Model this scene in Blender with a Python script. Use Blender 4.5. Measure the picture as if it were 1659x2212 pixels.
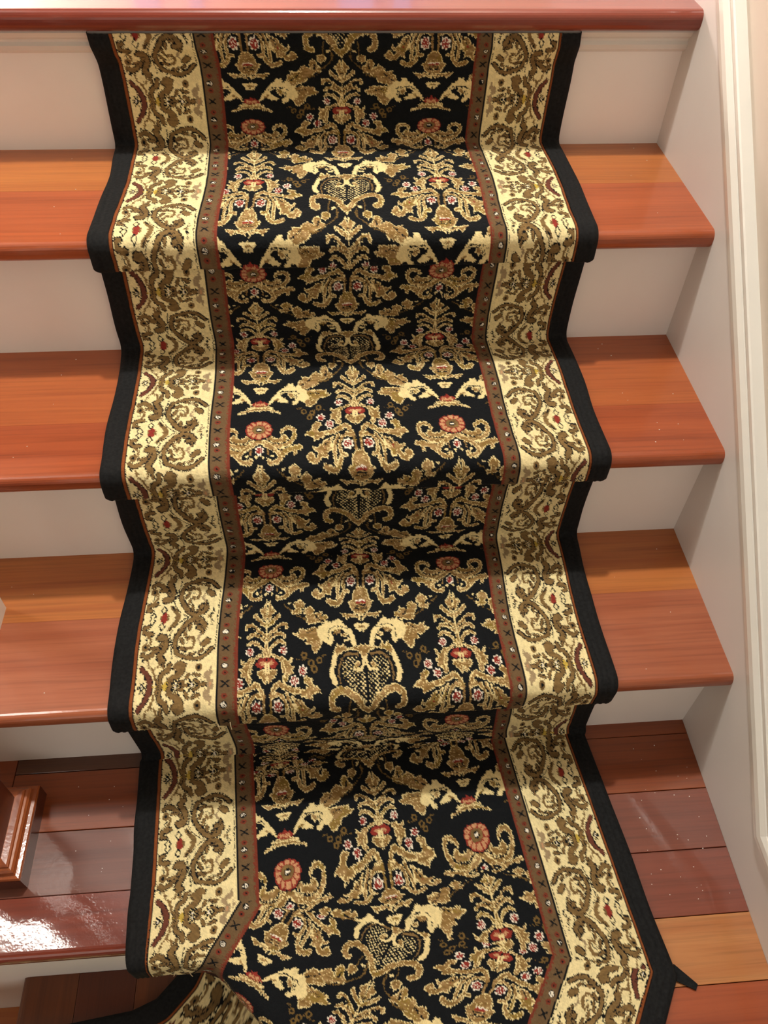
import bpy, bmesh, math, random, json
import numpy as np
from mathutils import Vector, Euler
for o in list(bpy.data.objects): bpy.data.objects.remove(o)
sc = bpy.context.scene
C = bpy.context.collection

# ------------------------------------------------ camera, world, lamps, exposure
cam_d = bpy.data.cameras.new('camera'); cam = bpy.data.objects.new('camera', cam_d); C.objects.link(cam)
cam.location = (-0.50711, -1.11787, 0.33643)
cam.rotation_euler = (0.71688, -0.02391, -0.07663)
cam_d.sensor_fit = 'HORIZONTAL'; cam_d.sensor_width = 36.0
cam_d.lens = 1717.17/1659*36.0
cam_d.clip_start = 0.02
sc.camera = cam
w = bpy.data.worlds.new('room_light'); sc.world = w; w.use_nodes = True
bg = w.node_tree.nodes['Background']; bg.inputs[0].default_value = (1.0, .88, .76, 1); bg.inputs[1].default_value = 0.05
def light(name, kind, loc, energy, color, size):
    d = bpy.data.lights.new(name, kind); d.energy = energy; d.color = color
    if kind == 'POINT': d.shadow_soft_size = size
    o = bpy.data.objects.new(name, d); C.objects.link(o); o.location = loc
    return o
light('stair_lamp', 'POINT', (-0.52, 0.03, 1.85), 142, (1.0, .935, .85), .045)
hall = light('hall_lamp', 'POINT', (-1.95, 2.4, .9), 150, (1.0, .84, .78), .12)  # added fill, brightens the hall wall that mirrors in the top tread
fl = bpy.data.lights.new('landing_window_light', 'AREA'); fl.shape = 'RECTANGLE'; fl.size = 2.0; fl.size_y = 1.3; fl.energy = 9.5; fl.color = (1.0, .90, .79)
fo = bpy.data.objects.new('landing_window_light', fl); C.objects.link(fo); fo.location = (-.75, -2.7, .25); fo.rotation_euler = (math.radians(86), 0, 0)  # added fill from behind the camera, lifts the risers; no window stands there
sc.view_settings.view_transform = 'Standard'; sc.view_settings.look = 'None'
sc.view_settings.exposure = 0.0; sc.view_settings.gamma = 1.0; sc.view_settings.use_curve_mapping = False

# ------------------------------------------------ measures of the stair
Z = [0, -.1836, -.3674, -.557, -.74, -.925, -1.11]
NY = [0, -.2186, -.4342, -.6494, -.868]
OV = .035; TK = .026; XL = -1.18

# ------------------------------------------------ materials
def nodes(name):
    m = bpy.data.materials.new(name); m.use_nodes = True
    nt = m.node_tree; return m, nt, nt.nodes['Principled BSDF']
def paintmat(name, col, rough=.45, bump=.04, scale=60, coat=0, var=.04):
    m, nt, b = nodes(name); N = nt.nodes; L = nt.links
    tc = N.new('ShaderNodeTexCoord'); n = N.new('ShaderNodeTexNoise'); n.inputs['Scale'].default_value = 6; n.inputs['Detail'].default_value = 5
    L.new(tc.outputs['Object'], n.inputs['Vector'])
    r = N.new('ShaderNodeValToRGB'); e = r.color_ramp.elements
    e[0].position = .3; e[1].position = .75
    e[0].color = (*[c*(1-var) for c in col], 1); e[1].color = (*[min(1, c*(1+var*.5)) for c in col], 1)
    L.new(n.outputs['Fac'], r.inputs['Fac']); L.new(r.outputs['Color'], b.inputs['Base Color'])
    n2 = N.new('ShaderNodeTexNoise'); n2.inputs['Scale'].default_value = scale; L.new(tc.outputs['Object'], n2.inputs['Vector'])
    bp = N.new('ShaderNodeBump'); bp.inputs['Strength'].default_value = bump; bp.inputs['Distance'].default_value = .003
    L.new(n2.outputs['Fac'], bp.inputs['Height']); L.new(bp.outputs['Normal'], b.inputs['Normal'])
    b.inputs['Roughness'].default_value = rough; b.inputs['Coat Weight'].default_value = coat
    return m
def wood(name, light_c, dark_c, axis='X', seed=0., rough=.34, coat=.4, streak=.28, peel=.03):
    m, nt, b = nodes(name); N = nt.nodes; L = nt.links
    tc = N.new('ShaderNodeTexCoord'); mp = N.new('ShaderNodeMapping')
    s = {'X': (1.6, 34, 34), 'Y': (34, 1.6, 34), 'Z': (34, 34, 1.6)}[axis]
    mp.inputs['Scale'].default_value = s; mp.inputs['Location'].default_value = (seed*3.1, seed*1.7, seed)
    L.new(tc.outputs['Object'], mp.inputs['Vector'])
    n1 = N.new('ShaderNodeTexNoise'); n1.inputs['Scale'].default_value = 1.0; n1.inputs['Detail'].default_value = 7; n1.inputs['Roughness'].default_value = .62; n1.inputs['Distortion'].default_value = .9
    L.new(mp.outputs[0], n1.inputs['Vector'])
    r = N.new('ShaderNodeValToRGB'); e = r.color_ramp.elements
    e[0].position = .34; e[0].color = (*[c*.88 for c in dark_c], 1); e[1].position = .66; e[1].color = (*[c*.88 for c in light_c], 1)
    L.new(n1.outputs['Fac'], r.inputs['Fac'])
    mp2 = N.new('ShaderNodeMapping'); mp2.inputs['Scale'].default_value = tuple(v*(9 if v > 2 else 4) for v in s); mp2.inputs['Location'].default_value = (seed, seed*2, 3)
    L.new(tc.outputs['Object'], mp2.inputs['Vector'])
    n2 = N.new('ShaderNodeTexNoise'); n2.inputs['Scale'].default_value = 1; n2.inputs['Detail'].default_value = 3; L.new(mp2.outputs[0], n2.inputs['Vector'])
    r2 = N.new('ShaderNodeValToRGB'); e = r2.color_ramp.elements
    e[0].position = .30; e[0].color = (1-streak*.7,)*3+(1,); e[1].position = .52; e[1].color = (1, 1, 1, 1)
    L.new(n2.outputs['Fac'], r2.inputs['Fac'])
    mx = N.new('ShaderNodeMix'); mx.data_type = 'RGBA'; mx.blend_type = 'MULTIPLY'; mx.inputs['Factor'].default_value = 1
    L.new(r.outputs['Color'], mx.inputs['A']); L.new(r2.outputs['Color'], mx.inputs['B'])
    L.new(mx.outputs['Result'], b.inputs['Base Color'])
    b.inputs['Roughness'].default_value = rough; b.inputs['Coat Weight'].default_value = coat; b.inputs['Coat Roughness'].default_value = .07
    n3 = N.new('ShaderNodeTexNoise'); n3.inputs['Scale'].default_value = 190; n3.inputs['Detail'].default_value = 2; L.new(tc.outputs['Object'], n3.inputs['Vector'])
    bp = N.new('ShaderNodeBump'); bp.inputs['Strength'].default_value = peel; bp.inputs['Distance'].default_value = .002
    L.new(n3.outputs['Fac'], bp.inputs['Height']); L.new(bp.outputs['Normal'], b.inputs['Normal']); L.new(bp.outputs['Normal'], b.inputs['Coat Normal'])
    return m
M = {}
M['orange'] = wood('wood_orange', (.50, .135, .034), (.40, .095, .026), seed=1)
M['red'] = wood('wood_red', (.50, .115, .035), (.36, .075, .022), seed=2)
M['amber'] = wood('wood_amber', (.54, .18, .040), (.42, .115, .026), seed=3)
M['rust'] = wood('wood_rust', (.45, .10, .03), (.30, .058, .018), seed=4)
M['pink'] = wood('wood_pinkish', (.46, .14, .06), (.34, .085, .033), seed=5)
M['plum'] = wood('wood_plum', (.20, .062, .036), (.135, .038, .022), seed=6, peel=.03, coat=.8)
M['crimson'] = wood('wood_crimson', (.27, .046, .018), (.19, .03, .012), seed=7, peel=.055, coat=1.0)
M['umber'] = wood('wood_umber', (.13, .045, .016), (.085, .028, .010), seed=8)
M['sienna'] = wood('wood_sienna', (.31, .072, .015), (.22, .045, .010), seed=9)
M['mauve'] = wood('wood_mauve', (.25, .066, .034), (.18, .045, .023), seed=16)
M['brick'] = wood('wood_brick', (.26, .062, .032), (.19, .043, .021), seed=17)
M['blond'] = wood('wood_blond', (.62, .27, .09), (.48, .17, .05), seed=10)
M['brown'] = wood('wood_brown', (.17, .045, .010), (.115, .03, .007), axis='Y', seed=11, coat=.1)
M['maroon'] = wood('wood_maroon', (.12, .026, .008), (.085, .018, .006), axis='Y', seed=12, coat=.1)
M['nose_dark'] = wood('wood_top_nosing', (.30, .055, .028), (.21, .035, .018), seed=13)
M['post'] = wood('wood_newel', (.11, .022, .009), (.075, .015, .006), axis='Z', seed=14)
M['post_trim'] = wood('wood_newel_moulding', (.44, .12, .03), (.30, .07, .02), axis='Y', seed=15, peel=.08)
M['riser'] = paintmat('riser_paint', (.96, .93, .88), .5)
M['skirt'] = paintmat('skirt_paint', (.68, .655, .63), .42)
M['trim'] = paintmat('trim_gloss_paint', (.78, .77, .71), .28, coat=.3)
M['wall'] = paintmat('wall_peach_paint', (.62, .55, .47), .7, bump=.03, scale=60)
M['hallwall'] = paintmat('hall_wall_paint', (.86, .66, .60), .8)
M['gap'] = paintmat('board_gap', (.03, .012, .008), .9)
def glow(name, col, st):
    m, nt, b = nodes(name); b.inputs['Base Color'].default_value = (0, 0, 0, 1)
    b.inputs['Emission Color'].default_value = (*col, 1); b.inputs['Emission Strength'].default_value = st
    return m
M['pane'] = glow('bright_pane', (1, .97, .88), 38)  # for the added panel over the landing
M['bluepane'] = glow('daylight_pane', (.55, .65, 1.0), 2.2)

# ------------------------------------------------ mesh helpers
def link(name, me, mats, parent=None, **props):
    for m in (mats if isinstance(mats, (list, tuple)) else [mats]): me.materials.append(m)
    o = bpy.data.objects.new(name, me); C.objects.link(o)
    if parent: o.parent = parent
    for k, v in props.items(): o[k] = v
    return o
def empty(name, loc=(0, 0, 0), **props):
    o = bpy.data.objects.new(name, None); C.objects.link(o); o.location = loc; o.empty_display_size = .05
    for k, v in props.items(): o[k] = v
    bpy.context.view_layer.update()
    return o
def bm_to(name, bm, mats, parent=None, smooth=False, **props):
    bmesh.ops.recalc_face_normals(bm, faces=bm.faces)
    me = bpy.data.meshes.new(name); bm.to_mesh(me); bm.free()
    if smooth:
        for p in me.polygons: p.use_smooth = True
    o = link(name, me, mats, parent, **props)
    if parent: o.matrix_parent_inverse = parent.matrix_world.inverted()
    return o
def prism_x(bm, prof, x0, x1, mi=0, mat_of=None):
    """closed yz profile swept along x"""
    a = [bm.verts.new((x0, y, z)) for y, z in prof]; b = [bm.verts.new((x1, y, z)) for y, z in prof]
    n = len(prof)
    for i in range(n):
        f = bm.faces.new((a[i], a[(i+1) % n], b[(i+1) % n], b[i]))
        f.material_index = mat_of(prof[i], prof[(i+1) % n]) if mat_of else mi
    for v in (a, b):
        f = bm.faces.new(v); f.material_index = mi
def poly_box(bm, pts, z0, z1, mi=0, bev=0):
    a = [bm.verts.new((x, y, z0)) for x, y in pts]; b = [bm.verts.new((x, y, z1)) for x, y in pts]
    n = len(pts); fs = []
    for i in range(n): fs.append(bm.faces.new((a[i], a[(i+1) % n], b[(i+1) % n], b[i])))
    fs.append(bm.faces.new(a)); top = bm.faces.new(b); fs.append(top)
    for f in fs: f.material_index = mi
    if bev:
        r = bmesh.ops.bevel(bm, geom=list(top.edges), offset=bev, segments=2, profile=.6, affect='EDGES')
        for f in r['faces']: f.material_index = mi
def box(bm, x0, x1, y0, y1, z0, z1, mi=0): poly_box(bm, [(x0, y0), (x1, y0), (x1, y1), (x0, y1)], z0, z1, mi)
def nosing_profile(yf, zt, yb, tk=TK, r=.0125):
    """tread section with a rounded front edge at y = yf"""
    pr = [(yb, zt)]
    ru, rl = .010, .013
    for i in range(7):
        a = math.pi/2*i/6; pr.append((yf+ru-ru*math.sin(a), zt-ru+ru*math.cos(a)))
    for i in range(7):
        a = math.pi/2*i/6; pr.append((yf+rl-rl*math.cos(a), zt-tk+rl-rl*math.sin(a)))
    pr.append((yb, zt-tk))
    return pr

# ------------------------------------------------ the room
def plane_obj(name, pts, mat, **kw):
    bm = bmesh.new(); bm.faces.new([bm.verts.new(p) for p in pts]); return bm_to(name, bm, mat, **kw)
bm = bmesh.new(); box(bm, .012, .13, -2.6, 3.2, -1.6, 2.6); bm_to('wall_right', bm, M['wall'], kind='structure')
bm = bmesh.new(); box(bm, -3.0, .012, 3.2, 3.3, -.05, 2.6); bm_to('wall_back', bm, M['hallwall'], kind='structure')
bm = bmesh.new()
box(bm, -2.32, -2.2, -2.6, 3.2, -1.6, 2.6)
bm_to('wall_left', bm, M['wall'], kind='structure')
bm = bmesh.new(); poly_box(bm, [(-2.25, .02), (-2.06, -.12), (-1.64, -.275), (-1.53, -.215), (-1.78, .03)], 1.9, 1.93); bm_to('window_1', bm, M['pane'], kind='structure')  # unseen glowing panel, shaped to mirror as the bright patch on the landing
# hall windows and doorway that shine in the varnish of the top tread
for i, (x0, x1, z0, z1) in enumerate(((-1.32, -1.20, .45, 1.9), (-1.06, -1.0, .45, 1.9), (.62-.98, .78-.98, .45, 1.9), (-.10, -.02, .45, 1.9))):
    bm = bmesh.new(); box(bm, x0, x1, 3.185, 3.199, z0, z1); bm_to('window_%d' % (i+2), bm, M['bluepane'], kind='structure')

# upper hall floor (boards) behind the top nosing
def boards_floor(name, rows, z, mats, th=.019):
    bm = bmesh.new()
    for (pts, mi) in rows: poly_box(bm, pts, z-th, z, mi, bev=.0007)
    xs = [p[0] for r in rows for p in r[0]]; 
    return bm_to(name, bm, mats, kind='structure')
rows = []
y = .082
while y < 3.19:
    rows.append(([(-2.2, y), (.0, y), (.0, y+.0815), (-2.2, y+.0815)], random.Random(int(y*1000)).randrange(3))); y += .082
boards_floor('floor', rows, 0, [M['pink'], M['crimson'], M['red']])

# landing: boards 8 cm wide running across the stair, edge cut off at 45 degrees where the flight turns
ye = [-.6145, -.6355, -.717, -.797, -.868, -.952, -1.034, -1.116, -1.198, -1.28]
ye_r = [-.6145, -.6355, -.717, -.797, -.8765, -.952, -1.034, -1.116, -1.198, -1.28]
def xd(y): return -.66+(-.868-y)*.91
rows = []
G = .0004
LM = [M['umber'], M['sienna'], M['plum'], M['crimson'], M['blond'], M['rust'], M['mauve'], M['sienna'], M['brick']]
def quad(x0, x1, y0, y1): return [(x0, y1+G), (x1, y1+G), (x1, y0-G), (x0, y0-G)]
rows.append((quad(-.954, -.45, ye[0]+.03, ye[1]), 0)); rows.append((quad(-.4496, 0, ye[0]+.03, ye[1]), 1))
rows.append((quad(-.954, -.45, ye[1], ye[2]), 1)); rows.append((quad(-.4496, 0, ye[1], ye[2]), 1))
rows.append((quad(XL, -.955, ye[0]+.03, -.675), 7)); rows.append((quad(XL, -.955, -.675, ye[2]), 7))
rows.append((quad(XL, -.45, ye[2], ye[3]), 2)); rows.append((quad(-.4496, 0, ye[2], ye[3]), 6))
rows.append((quad(-.60, 0, ye_r[3], ye_r[4]), 8))
for i, mi in ((4, 4), (5, 5), (6, 6), (7, 1), (8, 5)):
    a, b_ = ye_r[i], ye_r[i+1]; rows.append(([(xd(b_)+.01, b_+G), (0, b_+G), (0, a-G), (xd(a)+.01, a-G)], mi))
boards_floor('floor', rows, Z[4], LM)
bm = bmesh.new(); box(bm, XL, 0, -.80, -.60, Z[4]-.06, Z[4]-.0195); poly_box(bm, [(-.60, -.80), (xd(-1.28)+.03, -1.28), (0, -1.28), (0, -.80)], Z[4]-.06, Z[4]-.0195)
bm_to('floor', bm, M['gap'], kind='structure')

# ------------------------------------------------ the staircase
stair = empty('staircase', (-.5, -.2, Z[4]), label='white and red-brown hardwood staircase climbing beside the white skirt board', category='stairs')
TM = {1: ('amber', 'red', -.085), 2: ('orange', 'rust', -.335), 3: ('amber', 'pink', -.508)}
for k in (1, 2, 3):
    bm = bmesh.new()
    ys = TM[k][2]; yb = NY[k-1]+OV+.012
    prism_x(bm, [(ys-.0002, Z[k]), (yb, Z[k]), (yb, Z[k]-TK), (ys-.0002, Z[k]-TK)], XL, .006, 0)
    prism_x(bm, nosing_profile(NY[k], Z[k], ys-.0004), XL, .006, 1)
    o = bm_to('tread', bm, [M[TM[k][0]], M[TM[k][1]]], stair)
    for p in o.data.polygons: p.use_smooth = False
bm = bmesh.new(); prism_x(bm, nosing_profile(NY[0], 0, .0815), XL-1.0, .006, 0); bm_to('top_nosing', bm, M['nose_dark'], stair)
bm = bmesh.new(); prism_x(bm, nosing_profile(NY[4], Z[4], -.7974), XL, -.6005, 0)
bm_to('landing_nosing', bm, M['crimson'], stair)
for k in range(5):
    bm = bmesh.new(); y0 = NY[k]+OV if k < 4 else -.846
    box(bm, XL, .004 if k < 4 else -.60, y0, y0+.018, Z[k+1]-(.0 if k < 4 else .4), Z[k]-(TK if k != 4 else .019)-.0002)
    bm_to('riser', bm, M['riser'], stair)
bm = bmesh.new()   # riser under the angled landing edge
poly_box(bm, [(-.632, -.868), (xd(-1.28)+.035, -1.28), (xd(-1.28)+.06, -1.28), (-.60, -.84)], Z[5], Z[4]-.019); bm_to('riser', bm, M['riser'], stair)
# cove moulding under the top nosing
prof = [(OV, -TK)]
for y_, z_ in ((-.016, -.026), (-.018, -.030), (-.015, -.036), (-.009, -.040), (-.0085, -.043), (-.011, -.047), (-.0095, -.053), (-.004, -.057), (0, -.059)): prof.append((OV+y_, z_))
bm = bmesh.new(); prism_x(bm, prof, XL, .002); bm_to('cove_moulding', bm, M['trim'], stair, smooth=False)
# lower winder treads, boards running towards the viewer
bm = bmesh.new()
xs = [-.956, -.879, -.80, -.72, -.64, -.56, -.48, -.40]
for i in range(len(xs)-1):
    if i == 0:
        a = []
        x0, x1, zt, r = xs[0], xs[1]-.0004, Z[5], .010
        for j in range(6): t = math.pi/2*j/5; a.append((x0+r-r*math.cos(t), zt-r+r*math.sin(t)))
        a.append((x1, zt)); a.append((x1, zt-TK)); a.append((x0, zt-TK))
        v0 = [bm.verts.new((x, -.8462, z)) for x, z in a]; v1 = [bm.verts.new((x, -1.45, z)) for x, z in a]
        n = len(a)
        for j in range(n): bm.faces.new((v0[j], v0[(j+1) % n], v1[(j+1) % n], v1[j]))
        bm.faces.new(v0); bm.faces.new(v1)
    else:
        xw = xs[i+1]-.0004
        poly_box(bm, [(xs[i], -1.45), (xw, -1.45), (xw, -.8462), (xs[i], -.8462)], Z[5]-TK, Z[5], i % 2 if i > 1 else 1, bev=.0007)
bm_to('tread', bm, [M['brown'], M['maroon']], stair)
bm = bmesh.new(); box(bm, -.93, -.912, -1.45, -.8462, Z[6], Z[5]-TK-.0002); bm_to('riser', bm, M['riser'], stair)
bm = bmesh.new(); box(bm, XL-.2, -.93, -1.45, -.8462, Z[6]-TK, Z[6]); bm_to('tread', bm, [M['amber']], stair)

# ------------------------------------------------ skirt board and its cap moulding on the right-hand wall
SL = .8577; HM = -.813; ZH = -.651
def path_pts(n):
    """line parallel to the stair at perpendicular offset n above the bead, then level along the landing"""
    c = math.cos(math.atan(SL))
    f = lambda y: SL*y + .045 + (n)/c
    zb = SL*HM+.045+ n
    # level part height
    zl = SL*HM + .045 + n
    ym = (zl - .045 - n/c)/SL
    return [(.75, f(.75)), (ym, zl), (-2.6, zl)]
prof = [(0.0, .0), (-.0035, .0006), (-.004, .0045), (-.002, .0062), (-.002, .0075), (-.007, .0095), (-.0085, .016), (-.008, .024), (-.004, .0300), (-.001, .0318), (-.001, .0330), (-.004, .0342), (-.004, .0400), (-.002, .0415), (.013, .0418)]
bm = bmesh.new(); rings = [[], [], []]
for x, n in prof:
    for i, (y, z) in enumerate(path_pts(n)): rings[i].append(bm.verts.new((x, y, z)))
for a, b_ in ((0, 1), (1, 2)):
    for i in range(len(prof)-1): bm.faces.new((rings[a][i], rings[a][i+1], rings[b_][i+1], rings[b_][i]))
bm_to('trim_2', bm, M['trim'], kind='structure')
pp = path_pts(.002)
bm = bmesh.new(); v = [bm.verts.new((0, y, z)) for y, z in pp]+[bm.verts.new((0, -2.6, -1.5)), bm.verts.new((0, .75, -1.5))]
v2 = [bm.verts.new((.0119, q.co.y, q.co.z)) for q in v]
bm.faces.new(v); bm.faces.new(v2); n = len(v)
for i in range(n): bm.faces.new((v[i], v[(i+1) % n], v2[(i+1) % n], v2[i]))
bm_to('trim_1', bm, M['skirt'], kind='structure')

# ------------------------------------------------ newel post on the landing, baluster on the third tread
nw = empty('newel_post', (-.966, -.7255, Z[4]), label='red-brown wooden newel post with square stepped base standing on the landing', category='newel post')
def sq(bm, cx, cy, h, z): return [bm.verts.new((cx+sx*h, cy+sy*h, z)) for sx, sy in ((-1, -1), (1, -1), (1, 1), (-1, 1))]
def lathe_sq(levels, cx, cy):
    bm = bmesh.new(); prev = None
    for h, z in levels:
        r = sq(bm, cx, cy, h, z)
        if prev:
            for i in range(4): bm.faces.new((prev[i], prev[(i+1) % 4], r[(i+1) % 4], r[i]))
        else: bm.faces.new(r)
        prev = r
    bm.faces.new(prev); return bm
cx, cy, z0 = -.966, -.7255, Z[4]
bm_to('plinth', lathe_sq([(.060, z0), (.060, z0+.028)], cx, cy), M['post'], nw)
lv = [(.0595, z0+.028), (.0595, z0+.031), (.0585, z0+.033), (.0545, z0+.034), (.053, z0+.037), (.0535, z0+.040), (.051, z0+.043), (.0485, z0+.044), (.048, z0+.047), (.046, z0+.0485), (.0385, z0+.0495)]
bm_to('base_moulding', lathe_sq(lv, cx, cy), M['post_trim'], nw)
bm_to('post', lathe_sq([(.038, z0+.0485), (.038, z0+.235), (.034, z0+.245)], cx, cy), M['post'], nw)
bm = bmesh.new(); prev = None
for r, h in ((.033, .243), (.034, .252), (.028, .262), (.024, .28), (.029, .33), (.030, .38), (.026, .50), (.021, .70), (.018, .80), (.024, .82), (.018, .84)):
    ring = [bm.verts.new((cx+r*math.cos(i*math.pi/12), cy+r*math.sin(i*math.pi/12), z0+h)) for i in range(24)]
    if prev:
        for i in range(24): bm.faces.new((prev[i], prev[(i+1) % 24], ring[(i+1) % 24], ring[i]))
    else: bm.faces.new(ring)
    prev = ring
bm.faces.new(prev); bm_to('turned_shaft', bm, M['post'], nw, smooth=True)
bm_to('top_block', lathe_sq([(.036, z0+.838), (.036, z0+1.05), (.042, z0+1.06), (.05, z0+1.08), (.03, z0+1.11)], cx, cy), M['post'], nw)
bl = empty('baluster', (-.959, -.501, Z[3]), label='square white baluster foot at the left end of the third tread', category='baluster')
bm = lathe_sq([(.0175, Z[3]), (.0175, Z[3]+.22), (.012, Z[3]+.26), (.012, Z[3]+.5), (.011, Z[3]+.82)], -.959, -.501)
bm_to('shaft', bm, M['trim'], bl)

# ------------------------------------------------ the woven pattern (drawn shape by shape on a knot grid)
P=.365; UCW=.1235; HB=.1
COL=dict(K=(.0065,.008,.0095),N=(.012,.011,.02),T=(.24,.145,.045),C=(.80,.67,.33),M=(.19,.12,.045),D=(.16,.10,.03),R=(.27,.035,.024),
 P=(.55,.30,.15),W=(.85,.8,.65),Y=(.55,.4,.07),G=(.36,.27,.15),B=(.15,.05,.03),BG=(.84,.73,.39),GD=(.15,.095,.045),RU=(.24,.07,.02),RG=(.19,.04,.022))
RES=.0005
def inpoly(X,Y,pts):
    ins=np.zeros(X.shape,bool);n=len(pts)
    for i in range(n):
        x1,y1=pts[i];x2,y2=pts[(i+1)%n]
        if y1==y2: continue
        c=((y1>Y)!=(y2>Y))&(X<(x2-x1)*(Y-y1)/(y2-y1)+x1);ins^=c
    return ins
def erode(m,n):
    for _ in range(n):
        q=m.copy();q[1:]&=m[:-1];q[:-1]&=m[1:];q[:,1:]&=m[:,:-1];q[:,:-1]&=m[:,1:];m=q
    return m
def stroke(X,Y,pts,w0,w1,an):
    m=np.zeros(X.shape,bool);L=[0.]
    for a,b in zip(pts[:-1],pts[1:]): L.append(L[-1]+np.hypot(b[0]-a[0],(b[1]-a[1])/an))
    for i in range(len(pts)-1):
        ax,ay=pts[i];bx,by=pts[i+1];ay/=an;by/=an;dx,dy=bx-ax,by-ay;dd=dx*dx+dy*dy+1e-9
        t=np.clip(((X-ax)*dx+(Y/an-ay)*dy)/dd,0,1);w=w0+(w1-w0)*(L[i]+t*np.sqrt(dd))/max(L[-1],1e-9)
        m|=np.hypot(X-ax-t*dx,Y/an-ay-t*dy)<w
    return m
NAMES=list(COL);
def paint(img,X,Y,shapes,per,mir,rng):
    ix={n:i for i,n in enumerate(NAMES)}
    def draw(sh,du,ds,flip):
        k,col,rim,cp,pts=sh[:5]
        pts=[((du-x) if flip else x, y+ds) for x,y in pts]
        ys=[q[1] for q in pts] or [0]
        for off in (-per,0,per):
            if max(ys)+off<-150 or min(ys)+off>Y.max()+150: continue
            pp=[(x,y+off) for x,y in pts]
            # noise-warped coords
            if k=='p': m=inpoly(Xn,Yn,pp)
            elif k=='s': m=stroke(Xn,Yn,pp,sh[5],sh[6],sh[7])
            if k in 'ps':
                if rim and rim!=col:
                    img[m]=ix[rim]; e=erode(m,2); img[e]=ix[col]
                else: img[m]=ix[col]
            elif k=='l':
                m=inpoly(X,Y,pp);a=(X/1.0+Y/1.15)/52.;b=(X-Y/1.15)/52.
                fa=np.abs(a-np.round(a));fb=np.abs(b-np.round(b))
                st=m&(((fa<.16)&(fb<.30))|((fb<.16)&(fa<.30)));img[st]=ix['C']
                st=m&(fa<.09)&(fb<.09);img[st]=ix['T']
            else:
                x,y=pp[0];r=sh[5]
                if off and abs(off)>0 and (y<-300 or y>Y.max()+300): continue
                dx=X-x;dy=(Y-y);
                if k=='o':
                    if col in('rose','reddot','ring','ringm','ringg','star','diam'): dy=dy/1.3
                    if col=='ros': dy=dy/.92
                    d=np.hypot(dx,dy);th=np.arctan2(dy,dx)
                    if col=='rose':
                        img[d<r*1.18]=ix['K'];img[d<r*(.86+.14*np.cos(th*7))]=ix['W'];img[d<r*.66]=ix['R'];img[(d<r*.5)&(np.cos(th*5+1)>.45)]=ix['W'];img[d<r*.2]=ix['R']
                    elif col=='ros':
                        img[d<r*1.06]=ix['K'];img[d<r*(.97+.03*np.cos(12*th))]=ix['R'];img[(d<r*.88)&(d>r*.5)&(np.cos(12*th)>-.55)]=ix['P']
                        img[d<r*.5]=ix['R'];img[d<r*.44]=ix['M'];img[(d<r*.2)&(np.abs(np.cos(2*th))>.3)]=ix['K'];img[d<r*.1]=ix['W']
                    elif col=='ring': img[(d<r)&(d>r*.5)]=ix['D']
                    elif col=='ringm': img[(d<r)&(d>r*.4)]=ix['M'];img[(d<r*.4)]=ix['K']
                    elif col=='ringg': img[(d<r*(.8+.2*np.cos(5*th)))]=ix['G'];img[(d<r*.25)]=ix['P']
                    elif col=='reddot': img[d<r]=ix['R']
                    elif col=='star':
                        c=(np.round(X/17)+np.round(Y/17))%3==0;th=np.arctan2(dy,dx);img[d<r*(.75+.25*np.cos(6*th))]=ix['K'];img[(d<r*.8)&c]=ix['C'];img[d<r*.16]=ix['W']
                    elif col=='diam':
                        dd=np.abs(dx)+np.abs(dy)*.8;img[(dd<r)]=ix['K'];img[dd<r*.62]=ix['BG']
    n1=rng.normal(size=X.shape);n2=rng.normal(size=X.shape)
    # knot-scale jitter (2 cells)
    def blk(n,a,b): return np.repeat(np.repeat(n[::a,::b],a,0),b,1)[:X.shape[0],:X.shape[1]]
    Xn=X+blk(n1,2,5)*4.5;Yn=Y+blk(n2,4,2)*7
    for sh in shapes: draw(sh,0,0,False)
    if mir is not None:
        for sh in shapes:
            if sh[3]: draw(sh,mir,per/2,True)
    return img
def build(FIELD,BAND):
    rng=np.random.default_rng(4)
    # field : raster covers u -3mm..UCW+..., folded at lookup
    nu=int(UCW/RES)+1;ns=int(round(P/RES))
    X,Y=np.meshgrid(np.arange(nu)*RES*1e4,np.arange(ns)*RES*1e4)
    img=np.zeros(X.shape,np.int16);img=paint(img,X,Y,FIELD,P*1e4,UCW*1e4,rng)
    nb=int(.100/RES);nh=int(HB/RES)+1
    Xb,Yb=np.meshgrid(1860+np.arange(nb)*RES*1e4,np.arange(nh)*RES*1e4)
    bd=np.full(Xb.shape,NAMES.index('BG'),np.int16);bd=paint(bd,Xb,Yb,BAND,1e7,None,rng)
    return img,bd

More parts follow.
